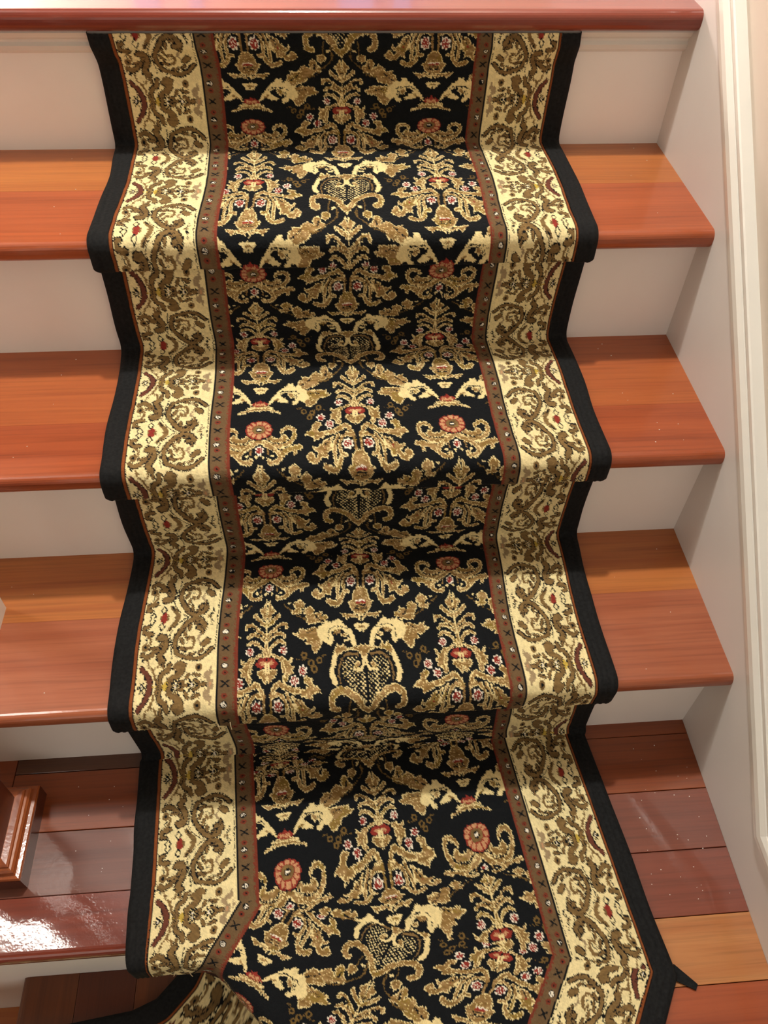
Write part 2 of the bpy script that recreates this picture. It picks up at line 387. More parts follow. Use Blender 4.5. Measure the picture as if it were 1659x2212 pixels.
FIELD, BAND = json.loads('''[[["p","T","C",0,[[263,185],[316,141],[354,-15],[414,4],[443,115],[413,200],[498,118],[554,183],[589,254],[691,236],[686,297],[733,330],[746,422],[801,470],[734,571],[659,523],[584,474],[506,456],[443,362],[358,282],[279,263]]],["p","T","C",0,[[193,-38],[237,-100],[317,-80],[321,31],[268,84],[221,26]]],["s","D","",0,[[104,-74],[140,38],[187,111],[253,184],[336,311],[472,363]],7.3,7.3,1.47],["s","K","",0,[[567,292],[641,371],[724,451]],6.4,6.4,1.47],["s","K","",0,[[357,111],[372,205]],10.0,10.0,1.47],["p","T","C",0,[[747,527],[580,534],[482,529],[364,527],[370,598],[300,617],[355,685],[451,705],[487,750],[502,808],[548,854],[601,913],[632,887],[657,816],[704,702],[762,587]]],["s","K","",0,[[457,602],[517,590],[574,608]],4.5,4.5,1.47],["p","C","",0,[[1138,841],[1100,723],[1059,633],[998,540],[963,486],[907,446],[872,384],[813,381],[797,456],[720,422],[676,495],[632,567],[585,697],[657,788],[717,762],[751,822],[797,853],[821,796],[788,722],[775,633],[818,576],[898,565],[954,598],[980,643],[917,692],[858,755],[879,792],[938,788],[989,761],[1040,734],[1084,795]]],["s","K","",0,[[728,602],[780,552],[860,549],[930,537],[994,592]],5.9,5.9,1.47],["s","K","",0,[[756,618],[759,706],[795,751]],7.3,7.3,1.47],["p","T","C",0,[[797,590],[877,579],[882,639],[838,695],[791,678]]],["s","T","",0,[[994,703],[1050,735]],10.0,10.0,1.47],["s","T","C",0,[[1245,932],[1179,915],[1089,946],[968,1003]],25.1,14.2,1.47],["s","T","C",0,[[1245,875],[1174,864],[1074,895]],21.8,12.0,1.47],["p","R","",0,[[1120,825],[1154,769],[1203,764],[1245,722],[1245,754],[1245,862],[1194,858]]],["p","P","",0,[[1150,813],[1201,786],[1218,816],[1245,804],[1245,848],[1176,843]]],["s","K","",0,[[1245,932],[1245,967]],7.3,7.3,1.47],["s","W","",0,[[1245,940],[1245,990]],6.4,6.4,1.47],["s","T","C",0,[[1245,1438],[1140,1521],[1018,1565],[889,1538],[797,1444],[788,1335],[844,1287],[925,1304],[955,1351]],33.1,21.4,1.33],["s","T","C",0,[[1126,1425],[1038,1477],[946,1478],[908,1455],[926,1433]],27.8,35.2,1.33],["s","K","",0,[[1131,1468],[1022,1525],[903,1505],[834,1427],[821,1363]],7.1,7.1,1.33],["p","T","C",0,[[699,1608],[726,1547],[826,1560],[913,1596],[985,1588],[1017,1652],[963,1772],[909,1720],[856,1655],[814,1665],[819,1714],[779,1712],[766,1649]]],["s","T","C",0,[[1245,1464],[1153,1535],[1053,1604],[988,1687],[985,1761],[1038,1813],[1108,1817],[1132,1782]],28.8,25.6,1.33],["s","T","",0,[[1129,1609],[1128,1696]],8.0,8.0,1.33],["s","K","",0,[[1043,1691],[1087,1742]],11.6,11.6,1.33],["s","K","",0,[[1081,1631],[1095,1681]],11.6,11.6,1.33],["s","C","",0,[[1070,1717],[1090,1718]],11.6,11.6,1.33],["s","C","",0,[[1098,1774],[1107,1787]],10.7,10.7,1.33],["s","K","",0,[[961,1617],[1013,1602]],5.3,5.3,1.33],["p","K","",0,[[1130,1720],[1154,1610],[1214,1538],[1245,1515],[1245,1701],[1192,1712]]],["p","C","",0,[[1170,1723],[1216,1676],[1245,1689],[1245,1702],[1185,1761]]],["o","rose","",0,[[1235,1627]],58.7],["o","ros","",0,[[1224,1309]],162.0],["s","D","",0,[[708,2198],[782,2144],[879,2068],[968,1978],[1035,1910]],6.7,6.7,1.33],["p","T","C",0,[[753,2048],[818,2088],[911,2087],[913,2022],[857,2001],[903,1938],[878,1895],[816,1831],[742,1917],[754,1989],[807,2004]]],["p","T","C",0,[[459,2263],[577,2248],[682,2265],[719,2233],[712,2163],[754,2084],[747,2007],[674,1949],[608,2028],[625,2099],[584,2074],[507,2051],[520,2128],[444,2106],[437,2181],[472,2230]]],["s","K","",0,[[481,2236],[553,2188],[609,2110],[614,2064]],7.1,7.1,1.33],["s","C","",0,[[938,1892],[962,1900]],9.8,9.8,1.33],["p","T","C",0,[[533,2302],[629,2314],[722,2348],[830,2326],[815,2376],[903,2404],[836,2445],[772,2509],[717,2483],[741,2568],[669,2580],[670,2657],[607,2724],[583,2684],[550,2628],[520,2549],[521,2437]]],["s","K","",0,[[571,2305],[652,2366],[715,2415]],4.5,4.5,1.33],["p","C","",0,[[83,2632],[89,2533],[121,2413],[173,2349],[237,2273],[292,2173],[338,2216],[383,2247],[443,2228],[488,2271],[553,2292],[585,2362],[578,2441],[530,2538],[471,2557],[408,2630],[377,2551],[374,2473],[393,2418],[354,2371],[278,2361],[207,2418],[169,2483],[149,2559],[143,2646]]],["s","K","",0,[[182,2360],[261,2326],[358,2320],[422,2358],[442,2455],[436,2533]],5.8,5.8,1.33],["p","T","",0,[[268,2366],[363,2371],[378,2429],[300,2441]]],["s","T","C",0,[[213,2463],[260,2466]],18.2,18.2,1.33],["s","C","",0,[[180,2522],[226,2542]],12.5,12.5,1.33],["p","T","C",0,[[-10,2649],[23,2617],[59,2636],[143,2652],[208,2661],[252,2577],[284,2644],[327,2587],[363,2660],[393,2749],[356,2800],[296,2732],[215,2694],[140,2684],[82,2719],[41,2780],[-10,2842],[-10,2788]]],["s","C","C",0,[[377,2769],[403,2899],[430,3016],[397,3128]],27.8,32.0,1.33],["s","K","",0,[[44,2791],[129,2716],[232,2712],[320,2782],[370,2907],[377,3044],[348,3114]],6.7,6.7,1.33],["p","K","",0,[[27,2854],[117,2753],[239,2750],[316,2830],[353,2948],[351,3073],[299,3152],[203,3217],[123,3332],[47,3442],[12,3501]]],["s","M","",0,[[88,2767],[164,2745],[238,2761],[298,2829],[334,2947],[344,3052],[323,3143]],16.0,6.2,1.33],["l","C","",0,[[86,2794],[225,2803],[292,2902],[297,3070],[205,3187],[125,3306],[48,3401],[5,3427],[18,3021],[145,3009],[162,2905]]],["s","C","",0,[[13,2811],[23,2907],[65,2972],[116,2975]],19.6,22.2,1.33],["s","T","",0,[[122,2944],[93,2895]],19.6,22.2,1.33],["s","C","",0,[[148,2977],[147,2925],[109,2870],[71,2878]],6.2,6.2,1.33],["s","K","",0,[[35,2801],[46,2908],[76,2942]],6.2,6.2,1.33],["s","T","C",0,[[-10,3555],[56,3477],[122,3350],[236,3258],[347,3227],[433,3288],[451,3378],[423,3458],[373,3478]],39.5,37.4,1.33],["s","K","",0,[[350,3319],[365,3373]],10.7,10.7,1.33],["s","D","",0,[[216,3373],[232,3444],[241,3646]],6.7,6.7,1.33],["s","C","",0,[[155,3487],[183,3505]],16.0,16.0,1.33],["s","D","",0,[[139,3397],[119,3483],[131,3632]],6.2,6.2,1.33],["p","T","C",1,[[11,2154],[52,2152],[93,2108],[161,2118],[279,2093],[246,2147],[193,2213],[147,2175],[89,2172],[28,2214],[12,2240]]],["p","C","",1,[[-10,2281],[53,2284],[105,2293],[82,2354],[41,2397],[13,2425]]],["s","T","",1,[[-10,2327],[40,2340]],11.6,11.6,1.33],["p","T","C",1,[[15,-8],[33,49],[52,105],[95,154],[108,193],[72,230],[59,298],[18,349],[-10,401]]],["s","K","",1,[[-10,203],[-10,265]],8.2,8.2,1.47],["s","K","",1,[[12,296],[-10,326]],7.3,7.3,1.47],["s","T","C",1,[[-10,431],[77,360],[155,264]],26.5,22.4,1.47],["s","T","C",1,[[-10,609],[59,553],[131,468],[193,408],[252,413],[264,466]],23.4,22.4,1.47],["s","K","",1,[[141,476],[182,440],[221,449]],8.2,8.2,1.47],["s","T","C",1,[[-10,697],[47,619],[118,564],[186,552],[233,606]],23.4,20.4,1.47],["s","T","C",1,[[22,899],[50,786],[112,702],[181,677],[232,716]],23.4,18.3,1.47],["s","T","C",1,[[-10,401],[-10,639],[19,899]],17.3,17.3,1.47],["s","K","",1,[[18,470],[94,413],[146,348]],5.5,5.5,1.47],["s","K","",1,[[-10,646],[78,569],[159,499]],5.5,5.5,1.47],["s","K","",1,[[27,771],[74,679],[144,624],[202,634]],7.3,7.3,1.47],["o","rose","",1,[[210,820]],56.4],["p","T","C",1,[[53,858],[105,868],[160,920],[208,908],[262,981],[327,917],[319,984],[288,1025],[347,1070],[313,1096],[332,1173],[271,1176],[258,1244],[218,1276],[183,1227],[205,1159],[176,1089],[184,1020],[140,940],[74,916]]],["s","C","",1,[[196,964],[236,1106],[222,1215]],5.5,5.5,1.47],["p","R","",1,[[12,927],[74,927],[120,967],[135,1017],[101,1064],[59,1062],[-10,1053]]],["p","P","",1,[[-10,983],[62,972],[99,1001],[60,1027],[-10,1011]]],["p","T","C",1,[[-10,1122],[67,1083],[124,1093],[130,1156],[86,1201],[51,1247],[13,1275]]],["s","C","",1,[[18,1011],[17,1122]],14.6,14.6,1.47],["o","rose","",1,[[444,1123]],60.1],["o","rose","",1,[[339,1255]],60.1],["o","ring","",1,[[472,910]],38.2],["o","ring","",1,[[555,1024]],38.2],["o","ring","",1,[[662,994]],38.2],["o","ring","",1,[[591,1110]],38.2],["s","D","",1,[[378,959],[453,970],[512,952],[548,982]],4.5,4.5,1.47],["s","D","",1,[[560,1080],[532,1079]],4.5,4.5,1.47],["s","D","",1,[[686,932],[745,921]],4.5,4.5,1.47],["p","T","C",1,[[285,1420],[356,1477],[420,1493],[471,1562],[531,1617],[585,1574],[571,1645],[508,1681],[523,1733],[552,1766],[562,1696],[602,1660],[656,1727],[670,1778],[627,1810],[578,1863],[507,1836],[466,1768],[392,1793],[389,1687],[319,1632],[342,1555]]],["s","C","",1,[[332,1568],[366,1622]],13.7,13.7,1.47],["s","R","",1,[[422,1605],[430,1618]],10.0,10.0,1.47],["s","K","",1,[[355,1490],[415,1572]],6.4,6.4,1.47],["p","T","C",1,[[447,1213],[505,1202],[558,1246],[571,1328],[634,1358],[668,1427],[610,1424],[553,1447],[553,1513],[495,1484],[422,1454],[331,1429],[288,1380],[410,1360],[474,1370],[500,1338],[484,1296],[444,1267]]],["s","T","C",1,[[59,1409],[105,1304],[144,1279],[207,1323],[298,1368],[389,1392]],28.5,25.5,1.47],["s","K","",1,[[112,1365],[195,1382],[294,1427],[405,1440]],5.9,5.9,1.47],["s","T","C",1,[[238,1431],[304,1579],[308,1747],[307,1857]],23.4,22.4,1.47],["s","T","C",1,[[231,1756],[261,1874],[314,1952],[386,1933],[428,1889]],25.5,35.7,1.47],["s","T","C",1,[[53,1435],[147,1413],[213,1483],[239,1602],[227,1743],[163,1740]],24.5,20.4,1.47],["s","K","",1,[[121,1375],[202,1409],[266,1525],[276,1681],[281,1836]],6.8,6.8,1.47],["p","K","",1,[[52,1475],[107,1464],[171,1494],[199,1574],[185,1664],[124,1699],[102,1785],[69,1722],[44,1669]]],["o","rose","",1,[[131,1564]],71.0],["s","T","",1,[[41,1408],[39,1553],[39,1682]],13.7,13.7,1.47],["p","T","C",1,[[-10,1667],[44,1669],[87,1736],[111,1808],[117,1886],[168,1929],[147,1988],[125,2039],[82,2112],[-10,2167]]],["s","R","",1,[[-10,1927],[53,1942]],15.5,15.5,1.47],["s","W","",1,[[-10,1900],[71,1920]],7.3,7.3,1.47],["s","K","",1,[[-10,1991],[61,1994]],6.4,6.4,1.47],["s","K","",1,[[-10,2044],[80,2036]],5.5,5.5,1.47]],[["s","K","",0,[[2119,163],[2059,191],[2047,128],[2104,47],[2189,25],[2274,87],[2326,163],[2375,249],[2414,333],[2406,443],[2373,541],[2295,586],[2191,620],[2103,630],[2010,576],[1933,488]],43.9,34.7,1.12],["s","M","",0,[[2119,163],[2059,191],[2047,128],[2104,47],[2189,25],[2274,87],[2326,163],[2375,249],[2414,333],[2406,443],[2373,541],[2295,586],[2191,620],[2103,630],[2010,576],[1933,488]],29.6,20.5,1.12],["s","M","",0,[[2187,300],[2159,380],[2180,461],[2261,486],[2318,449]],20.5,16.0,1.12],["s","M","",0,[[2245,344],[2225,302]],17.8,19.6,1.12],["s","K","",0,[[2199,331],[2205,392],[2288,412],[2356,370]],5.3,5.3,1.12],["p","M","K",0,[[1945,338],[2018,312],[2071,385],[2105,427],[2050,479],[2008,452],[1959,409]]],["s","K","",0,[[1948,133],[1997,-12]],5.8,5.8,1.12],["s","K","",0,[[1955,-100],[2007,-12],[1929,79]],6.2,6.2,1.12],["s","M","",0,[[1958,-14],[2003,9]],15.1,15.1,1.12],["s","K","",0,[[2484,244],[2472,336],[2447,496],[2432,613]],6.2,6.2,1.12],["s","K","",0,[[2273,2],[2367,71],[2443,169],[2479,244]],6.2,6.2,1.12],["s","K","",0,[[2582,326],[2625,308],[2605,271],[2554,279],[2522,349],[2526,450],[2571,522],[2594,583],[2551,639]],40.4,48.4,1.12],["s","M","",0,[[2582,326],[2625,308],[2605,271],[2554,279],[2522,349],[2526,450],[2571,522],[2594,583],[2551,639]],26.2,34.2,1.12],["s","K","",0,[[2624,465],[2690,548],[2750,576],[2807,545]],35.1,39.7,1.12],["s","M","",0,[[2624,465],[2690,548],[2750,576],[2807,545]],26.2,30.8,1.12],["s","K","",0,[[2718,236],[2784,229],[2831,200],[2818,137],[2771,129]],39.3,34.7,1.12],["s","M","",0,[[2718,236],[2784,229],[2831,200],[2818,137],[2771,129]],25.1,20.5,1.12],["s","M","",0,[[2778,249],[2718,328],[2719,400],[2750,432]],17.8,13.3,1.12],["s","K","",0,[[2784,301],[2748,401]],6.2,6.2,1.12],["o","ringm","",0,[[2777,438]],46.3],["s","M","",0,[[2591,651],[2587,719],[2643,761],[2707,735],[2735,630]],11.6,11.6,1.12],["s","K","",0,[[2798,613],[2778,652]],9.8,9.8,1.12],["s","K","",0,[[2327,772],[2374,736],[2326,695],[2282,722],[2308,809],[2369,870],[2432,920]],44.0,49.7,1.12],["s","M","",0,[[2327,772],[2374,736],[2326,695],[2282,722],[2308,809],[2369,870],[2432,920]],34.2,39.9,1.12],["s","K","",0,[[2458,702],[2476,780],[2548,832],[2568,918],[2549,1010]],37.1,34.9,1.12],["s","M","",0,[[2458,702],[2476,780],[2548,832],[2568,918],[2549,1010]],27.3,25.1,1.12],["o","star","",0,[[2162,989]],71.2],["o","star","",0,[[2362,972]],66.8],["s","Y","",0,[[2485,970],[2494,1007]],26.7,26.7,1.12],["p","G","",0,[[1925,750],[1976,820],[2013,822],[2023,907],[1946,959],[1903,1029],[1891,974],[1949,903],[1914,845]]],["o","ringm","",0,[[2088,759]],44.5],["o","ringg","",0,[[1940,986]],53.4],["s","K","",0,[[2804,731],[2728,832],[2684,943],[2676,1026]],32.3,44.9,1.12],["s","B","",0,[[2804,731],[2728,832],[2684,943],[2676,1026]],21.6,34.2,1.12],["o","star","",0,[[2780,986]],53.4],["s","M","",0,[[2466,-138],[2493,-61],[2399,20],[2433,85],[2502,172]],26.7,26.7,1.12],["s","K","",0,[[2480,140],[2504,204],[2455,118]],5.8,5.8,1.12],["s","M","",0,[[2550,17],[2609,20]],31.1,31.1,1.12],["o","reddot","",0,[[2585,35]],39.2],["s","K","",0,[[2132,95],[2175,98]],27.4,21.6,1.12],["s","M","",0,[[2132,95],[2175,98]],19.4,13.6,1.12],["s","K","",0,[[2235,127],[2241,190]],28.5,22.4,1.12],["s","M","",0,[[2235,127],[2241,190]],20.5,14.4,1.12],["s","K","",0,[[2291,230],[2275,299]],28.5,22.4,1.12],["s","M","",0,[[2291,230],[2275,299]],20.5,14.4,1.12],["s","K","",0,[[2333,334],[2302,402]],29.7,23.2,1.12],["s","M","",0,[[2333,334],[2302,402]],21.6,15.2,1.12],["s","K","",0,[[2335,460],[2268,496]],27.4,21.6,1.12],["s","M","",0,[[2335,460],[2268,496]],19.4,13.6,1.12],["s","K","",0,[[2157,545],[2219,557]],25.1,20.0,1.12],["s","M","",0,[[2157,545],[2219,557]],17.1,12.0,1.12],["s","K","",0,[[2054,504],[2103,546]],25.1,20.0,1.12],["s","M","",0,[[2054,504],[2103,546]],17.1,12.0,1.12],["s","K","",0,[[2569,377],[2595,428]],28.5,22.4,1.12],["s","M","",0,[[2569,377],[2595,428]],20.5,14.4,1.12],["s","K","",0,[[2657,451],[2711,466]],26.2,20.8,1.12],["s","M","",0,[[2657,451],[2711,466]],18.2,12.8,1.12],["s","K","",0,[[2537,687],[2534,745]],25.1,20.0,1.12],["s","M","",0,[[2537,687],[2534,745]],17.1,12.0,1.12],["s","K","",0,[[2083,871],[2154,841]],29.7,23.2,1.12],["s","M","",0,[[2083,871],[2154,841]],21.6,15.2,1.12],["s","K","",0,[[2213,855],[2238,906]],30.8,24.0,1.12],["s","M","",0,[[2213,855],[2238,906]],22.8,15.9,1.12],["s","K","",0,[[2275,949],[2330,952]],27.4,21.6,1.12],["s","M","",0,[[2275,949],[2330,952]],19.4,13.6,1.12],["s","K","",0,[[2078,966],[2135,932]],27.4,21.6,1.12],["s","M","",0,[[2078,966],[2135,932]],19.4,13.6,1.12],["s","K","",0,[[2438,971],[2422,1035]],30.8,24.0,1.12],["s","M","",0,[[2438,971],[2422,1035]],22.8,15.9,1.12],["s","K","",0,[[2598,916],[2589,979]],25.1,20.0,1.12],["s","M","",0,[[2598,916],[2589,979]],17.1,12.0,1.12],["s","K","",0,[[2234,1002],[2307,1006]],30.8,24.0,1.12],["s","M","",0,[[2234,1002],[2307,1006]],22.8,15.9,1.12],["s","K","",0,[[2006,990],[2057,993]],26.2,20.8,1.12],["s","M","",0,[[2006,990],[2057,993]],18.2,12.8,1.12],["s","K","",0,[[2073,193],[2061,250]],24.0,19.2,1.12],["s","M","",0,[[2073,193],[2061,250]],15.9,11.2,1.12],["s","K","",0,[[2373,-110],[2420,-86]],25.1,20.0,1.12],["s","M","",0,[[2373,-110],[2420,-86]],17.1,12.0,1.12],["s","K","",0,[[2529,-106],[2532,-33]],25.1,20.0,1.12],["s","M","",0,[[2529,-106],[2532,-33]],17.1,12.0,1.12],["s","G","",0,[[2087,264],[2122,327],[2090,386]],15.1,9.8,1.12],["s","K","",0,[[1885,3],[1884,108],[1884,212],[1887,315],[1890,416],[1889,515]],4.9,4.9,1.12],["o","diam","",0,[[2630,-64]],46.3],["o","diam","",0,[[2602,126]],46.3],["o","diam","",0,[[2735,37]],46.3],["s","M","",0,[[2669,772],[2623,836],[2634,903]],15.1,13.3,1.12],["s","Y","",0,[[2586,1012],[2632,1015]],15.1,15.1,1.12]]]''')
FIELD_I, BAND_I = build(FIELD, BAND)
COLA = np.array([COL[n] for n in NAMES]); IX = {n: i for i, n in enumerate(NAMES)}

TH = .009
def fillet(pts, rs, n=7):
    out = [np.array(pts[0], float)]
    for i in range(1, len(pts)-1):
        a, b, c = (np.array(q, float) for q in pts[i-1:i+2])
        d1 = (a-b)/np.linalg.norm(a-b); d2 = (c-b)/np.linalg.norm(c-b)
        r = rs[i]; ang = np.arccos(np.clip(d1@d2, -1, 1)); t = r/np.tan(ang/2)
        p1 = b+d1*t; bis = (d1+d2)/np.linalg.norm(d1+d2); ctr = b+bis*(r/np.sin(ang/2))
        a1 = p1-ctr; a2 = b+d2*t-ctr; th = np.arccos(np.clip(a1@a2/(r*r), -1, 1)); s = np.sign(a1[0]*a2[1]-a1[1]*a2[0])
        for j in range(n+1):
            q = s*th*j/n; out.append(ctr+np.array([[np.cos(q), -np.sin(q)], [np.sin(q), np.cos(q)]])@a1)
    out.append(np.array(pts[-1], float)); return np.array(out)
Pp = [(OV-.026, -.028), (OV-.026, -.045), (OV-.011, -.07)]; rr = [0, .01, .02]
Pp.append((OV-TH, Z[1]+TH)); rr.append(.008)
for k in (1, 2, 3):
    Pp += [(NY[k]-.007, Z[k]+TH), (NY[k]-.006, Z[k]-.036), (NY[k]+OV-TH-.004, Z[k]-.040), (NY[k]+OV-TH, Z[k+1]+TH)]
    rr += [.019, .006, .006, .010]
Pp.append((-.66, Z[4]+TH)); rr.append(0)
PR = fillet(Pp, rr); S = np.concatenate([[0], np.cumsum(np.linalg.norm(np.diff(PR, axis=0), axis=1))])
S4 = S[-1]-(.66-.63)       # where the landing part begins, y = -.63
XC = -.4685; HW = .3165
FQ = np.array([(-.3, -.93), (.0376, 0), (.1233, .348), (.165, .5), (.3137, .93), (.3522, 1.0), (.4765, 1.348), (.523, 1.5), (.6415, 2.0), (.7555, 2.335), (.797, 2.43), (.8253, 2.5), (.8565, 2.59), (.8704, 2.63), (1.0037, 3.0), (1.0722, 3.348), (1.125, 3.5), (1.2125, 3.748), (1.2582, 3.868), (1.3066, 3.99), (1.414, 4.348), (1.453, 4.43), (1.4995, 4.95), (1.517, 5.0), (1.561, 5.159), (1.6217, 5.348), (1.6668, 5.43), (1.6887, 5.58), (1.7041, 5.63), (1.75, 5.78), (2.1, 6.95)])
BQ = np.array([(-.2, -3), (0, -1), (.0918, 0), (.1891, 1), (.2816, 2), (.375, 3), (.5054, 4), (.5907, 5), (.6659, 6), (.7647, 7), (.865, 8), (.9811, 9), (1.0508, 10), (1.1465, 11), (1.247, 12), (1.36, 13), (1.478, 14), (1.568, 15), (1.657, 16), (1.82, 17.8), (2.3, 23)])
def hsh(a, b, s=0):
    h = (a.astype(np.int64)*73856093) ^ (b.astype(np.int64)*19349663) ^ (s*83492791)
    h = (h ^ (h >> 13))*1274126177 & 0xffffffff
    return ((h ^ (h >> 16)) & 0xffff)/65535.
def smooth_noise(a, b, s=0):
    i = np.floor(a); j = np.floor(b); x = a-i; y = b-j; x = x*x*(3-2*x); y = y*y*(3-2*y)
    f = lambda p, q: hsh(i+p, j+q, s)
    return (f(0, 0)*(1-x)+f(1, 0)*x)*(1-y)+(f(0, 1)*(1-x)+f(1, 1)*x)*y
def weave(u, q, bi):
    """colour of each knot: u across the runner, q field repeat number, bi border repeat number"""
    ku = np.floor(u/.0011); kv = np.floor(q*P/.0013)
    jag = (hsh(np.floor(u/.0022), kv, 3)-.5)*.0016
    sgn = np.sign(u); au = np.abs(u)
    xr = np.interp(au, [0, .177, .199, .2840, .2895, .35], [0, .163, .187, .2845, .2903, .351]); xr = np.where(au < .16, au, np.maximum(xr, .16))
    xl = np.interp(au, [0, .160, .1865, .2835, .2895, .35], [0, .163, .187, .2850, .2905, .351]); xl = np.where(au < .158, au, xl)
    c = np.where(u > 0, xr, xl)
    s = (q % 1.0)*P
    uf = np.where(au > UCW, 2*UCW-au, au); uf = np.clip(uf, 0, UCW)
    iu = np.clip(np.round(uf/RES), 0, FIELD_I.shape[1]-1).astype(int)
    js = np.clip(np.floor((s+jag)/RES), 0, FIELD_I.shape[0]-1).astype(int)
    idx = FIELD_I[js, iu].astype(int)
    m2 = bi % 2.0; bb = HB*(1-np.abs(1-((m2+1) % 2)))   # 0 at junction (odd), HB at flower (even)
    bb = HB*np.abs(((bi % 2.0)+1) % 2 - 1); bb = HB-bb
    bb = np.where(True, HB*(1-np.abs((bi % 2.0)-1)), 0); bb = HB-bb
    ib = np.clip(np.floor((c-.186+jag*.6)/RES), 0, BAND_I.shape[1]-1).astype(int)
    jb = np.clip(np.round((bb+jag*.6)/RES), 0, BAND_I.shape[0]-1).astype(int)
    band = BAND_I[jb, ib]
    # guard stripe
    cc = (bi*.1/.05) % 1.0; cd = np.abs(cc-.5); gx = (c-.163)/.024
    g = np.full(u.shape, IX['GD']); 
    d0 = (cc+.5) % 1-.5
    xx = np.abs(np.abs(gx-.58)*.024-np.abs(d0)*.05) < .0014; g[xx & (np.abs(d0) < .085)] = IX['K']
    for c0 in (.30, .70):
        rd = np.hypot((gx-.60)*.024, (cc-c0)*.05); g[(rd < .0034)] = IX['RG']; g[rd < .0012] = IX['K']
    rd = np.hypot((gx-.62)*.024, (cc-.5)*.05); g[rd < .0040] = IX['K']; g[(rd < .0030) & (hsh(ku, kv, 9) > .45)] = IX['W']
    g[(gx < .12)] = IX['RG']; g[(gx > .12) & (gx < .22) & (hsh(ku, kv, 5) > .6)] = IX['RG']
    g[gx > .90] = IX['K']
    idx = np.where(c >= .163, g, idx); idx = np.where(c >= .187, band, idx)
    idx = np.where((c > .187) & (c < .1885) & (hsh(np.zeros_like(u), kv, 2) > .45), IX['BG'], idx)
    idx = np.where(c > .2845, IX['BG'], idx); idx = np.where(c > .2856+jag*.4, IX['K'], idx); idx = np.where(c > .2872+jag*.3, IX['RU'], idx); idx = np.where(c > .2903, IX['K'], idx)
    col = COLA[idx]
    n1 = hsh(ku, kv, 1); n2 = smooth_noise(u/.0035, q*P/.006, 4); n3 = smooth_noise(u/.006, q*P/.0022, 6)
    tan = (idx == IX['T'])[:, None]
    mix = np.clip((n3-.35)*2.2, 0, 1)[:, None]
    tcol = COLA[IX['T']]*(1-mix)+np.array((.37, .24, .10))*mix
    och = (smooth_noise(u/.02, q*P/.02, 8) > .72)[:, None]
    tcol = np.where(och & (n1[:, None] > .4), np.array((.25, .17, .035)), tcol)
    spk = (n1 > .93)[:, None]; tcol = np.where(spk, COLA[IX['C']]*.9, tcol)
    col = np.where(tan, tcol, col)
    mm = (idx == IX['M'])[:, None]; col = np.where(mm, COLA[IX['M']]*(.85+.5*n3[:, None]), col)
    f = .86+.20*n1+.16*(n2-.5); 
    return np.clip(col*f[:, None], 0, 1)
def grid_mesh(name, X, mat, cols=None, parent=None, smooth=True, **props):
    R, Cn = X.shape[:2]
    me = bpy.data.meshes.new(name); nv = R*Cn
    me.vertices.add(nv); me.vertices.foreach_set('co', X.reshape(-1).astype(np.float32))
    i = np.arange(R-1)[:, None]*Cn+np.arange(Cn-1)[None, :]
    f = np.stack([i, i+Cn, i+Cn+1, i+1], -1).reshape(-1)
    nf = (R-1)*(Cn-1)
    me.loops.add(nf*4); me.loops.foreach_set('vertex_index', f.astype(np.int32))
    me.polygons.add(nf); me.polygons.foreach_set('loop_start', np.arange(0, nf*4, 4, dtype=np.int32)); me.polygons.foreach_set('loop_total', np.full(nf, 4, np.int32))
    me.update(calc_edges=True)
    if cols is not None:
        a = me.color_attributes.new('knots', 'FLOAT_COLOR', 'POINT')
        rgba = np.concatenate([cols.reshape(nv, 3), np.ones((nv, 1))], 1).astype(np.float32); a.data.foreach_set('color', rgba.reshape(-1))
    me.polygons.foreach_set('use_smooth', np.full(nf, smooth, bool))
    o = link(name, me, mat, parent, **props)
    if parent: o.matrix_parent_inverse = parent.matrix_world.inverted()
    return o
def pile_mat():
    m, nt, b = nodes('wool_pile'); N = nt.nodes; L = nt.links
    a = N.new('ShaderNodeAttribute'); a.attribute_name = 'knots'; L.new(a.outputs['Color'], b.inputs['Base Color'])
    b.inputs['Roughness'].default_value = .85; b.inputs['Sheen Weight'].default_value = .05; b.inputs['Sheen Roughness'].default_value = .4; b.inputs['Specular IOR Level'].default_value = .12
    tc = N.new('ShaderNodeTexCoord'); n = N.new('ShaderNodeTexNoise'); n.inputs['Scale'].default_value = 700; n.inputs['Detail'].default_value = 2
    L.new(tc.outputs['Object'], n.inputs['Vector']); bp = N.new('ShaderNodeBump'); bp.inputs['Strength'].default_value = .5; bp.inputs['Distance'].default_value = .0012
    L.new(n.outputs['Fac'], bp.inputs['Height']); L.new(bp.outputs['Normal'], b.inputs['Normal']); return m
def tape_mat():
    m, nt, b = nodes('binding_cloth'); N = nt.nodes; L = nt.links
    tc = N.new('ShaderNodeTexCoord'); n = N.new('ShaderNodeTexNoise'); n.inputs['Scale'].default_value = 260; n.inputs['Detail'].default_value = 4
    L.new(tc.outputs['Object'], n.inputs['Vector']); r = N.new('ShaderNodeValToRGB'); e = r.color_ramp.elements
    e[0].color = (.003, .0035, .004, 1); e[1].color = (.013, .014, .0145, 1); e[0].position = .3; e[1].position = .8
    L.new(n.outputs['Fac'], r.inputs['Fac']); L.new(r.outputs['Color'], b.inputs['Base Color'])
    b.inputs['Roughness'].default_value = .85; b.inputs['Specular IOR Level'].default_value = .25
    bp = N.new('ShaderNodeBump'); bp.inputs['Strength'].default_value = .4; bp.inputs['Distance'].default_value = .001
    L.new(n.outputs['Fac'], bp.inputs['Height']); L.new(bp.outputs['Normal'], b.inputs['Normal']); return m
PILE = pile_mat(); TAPE = tape_mat()

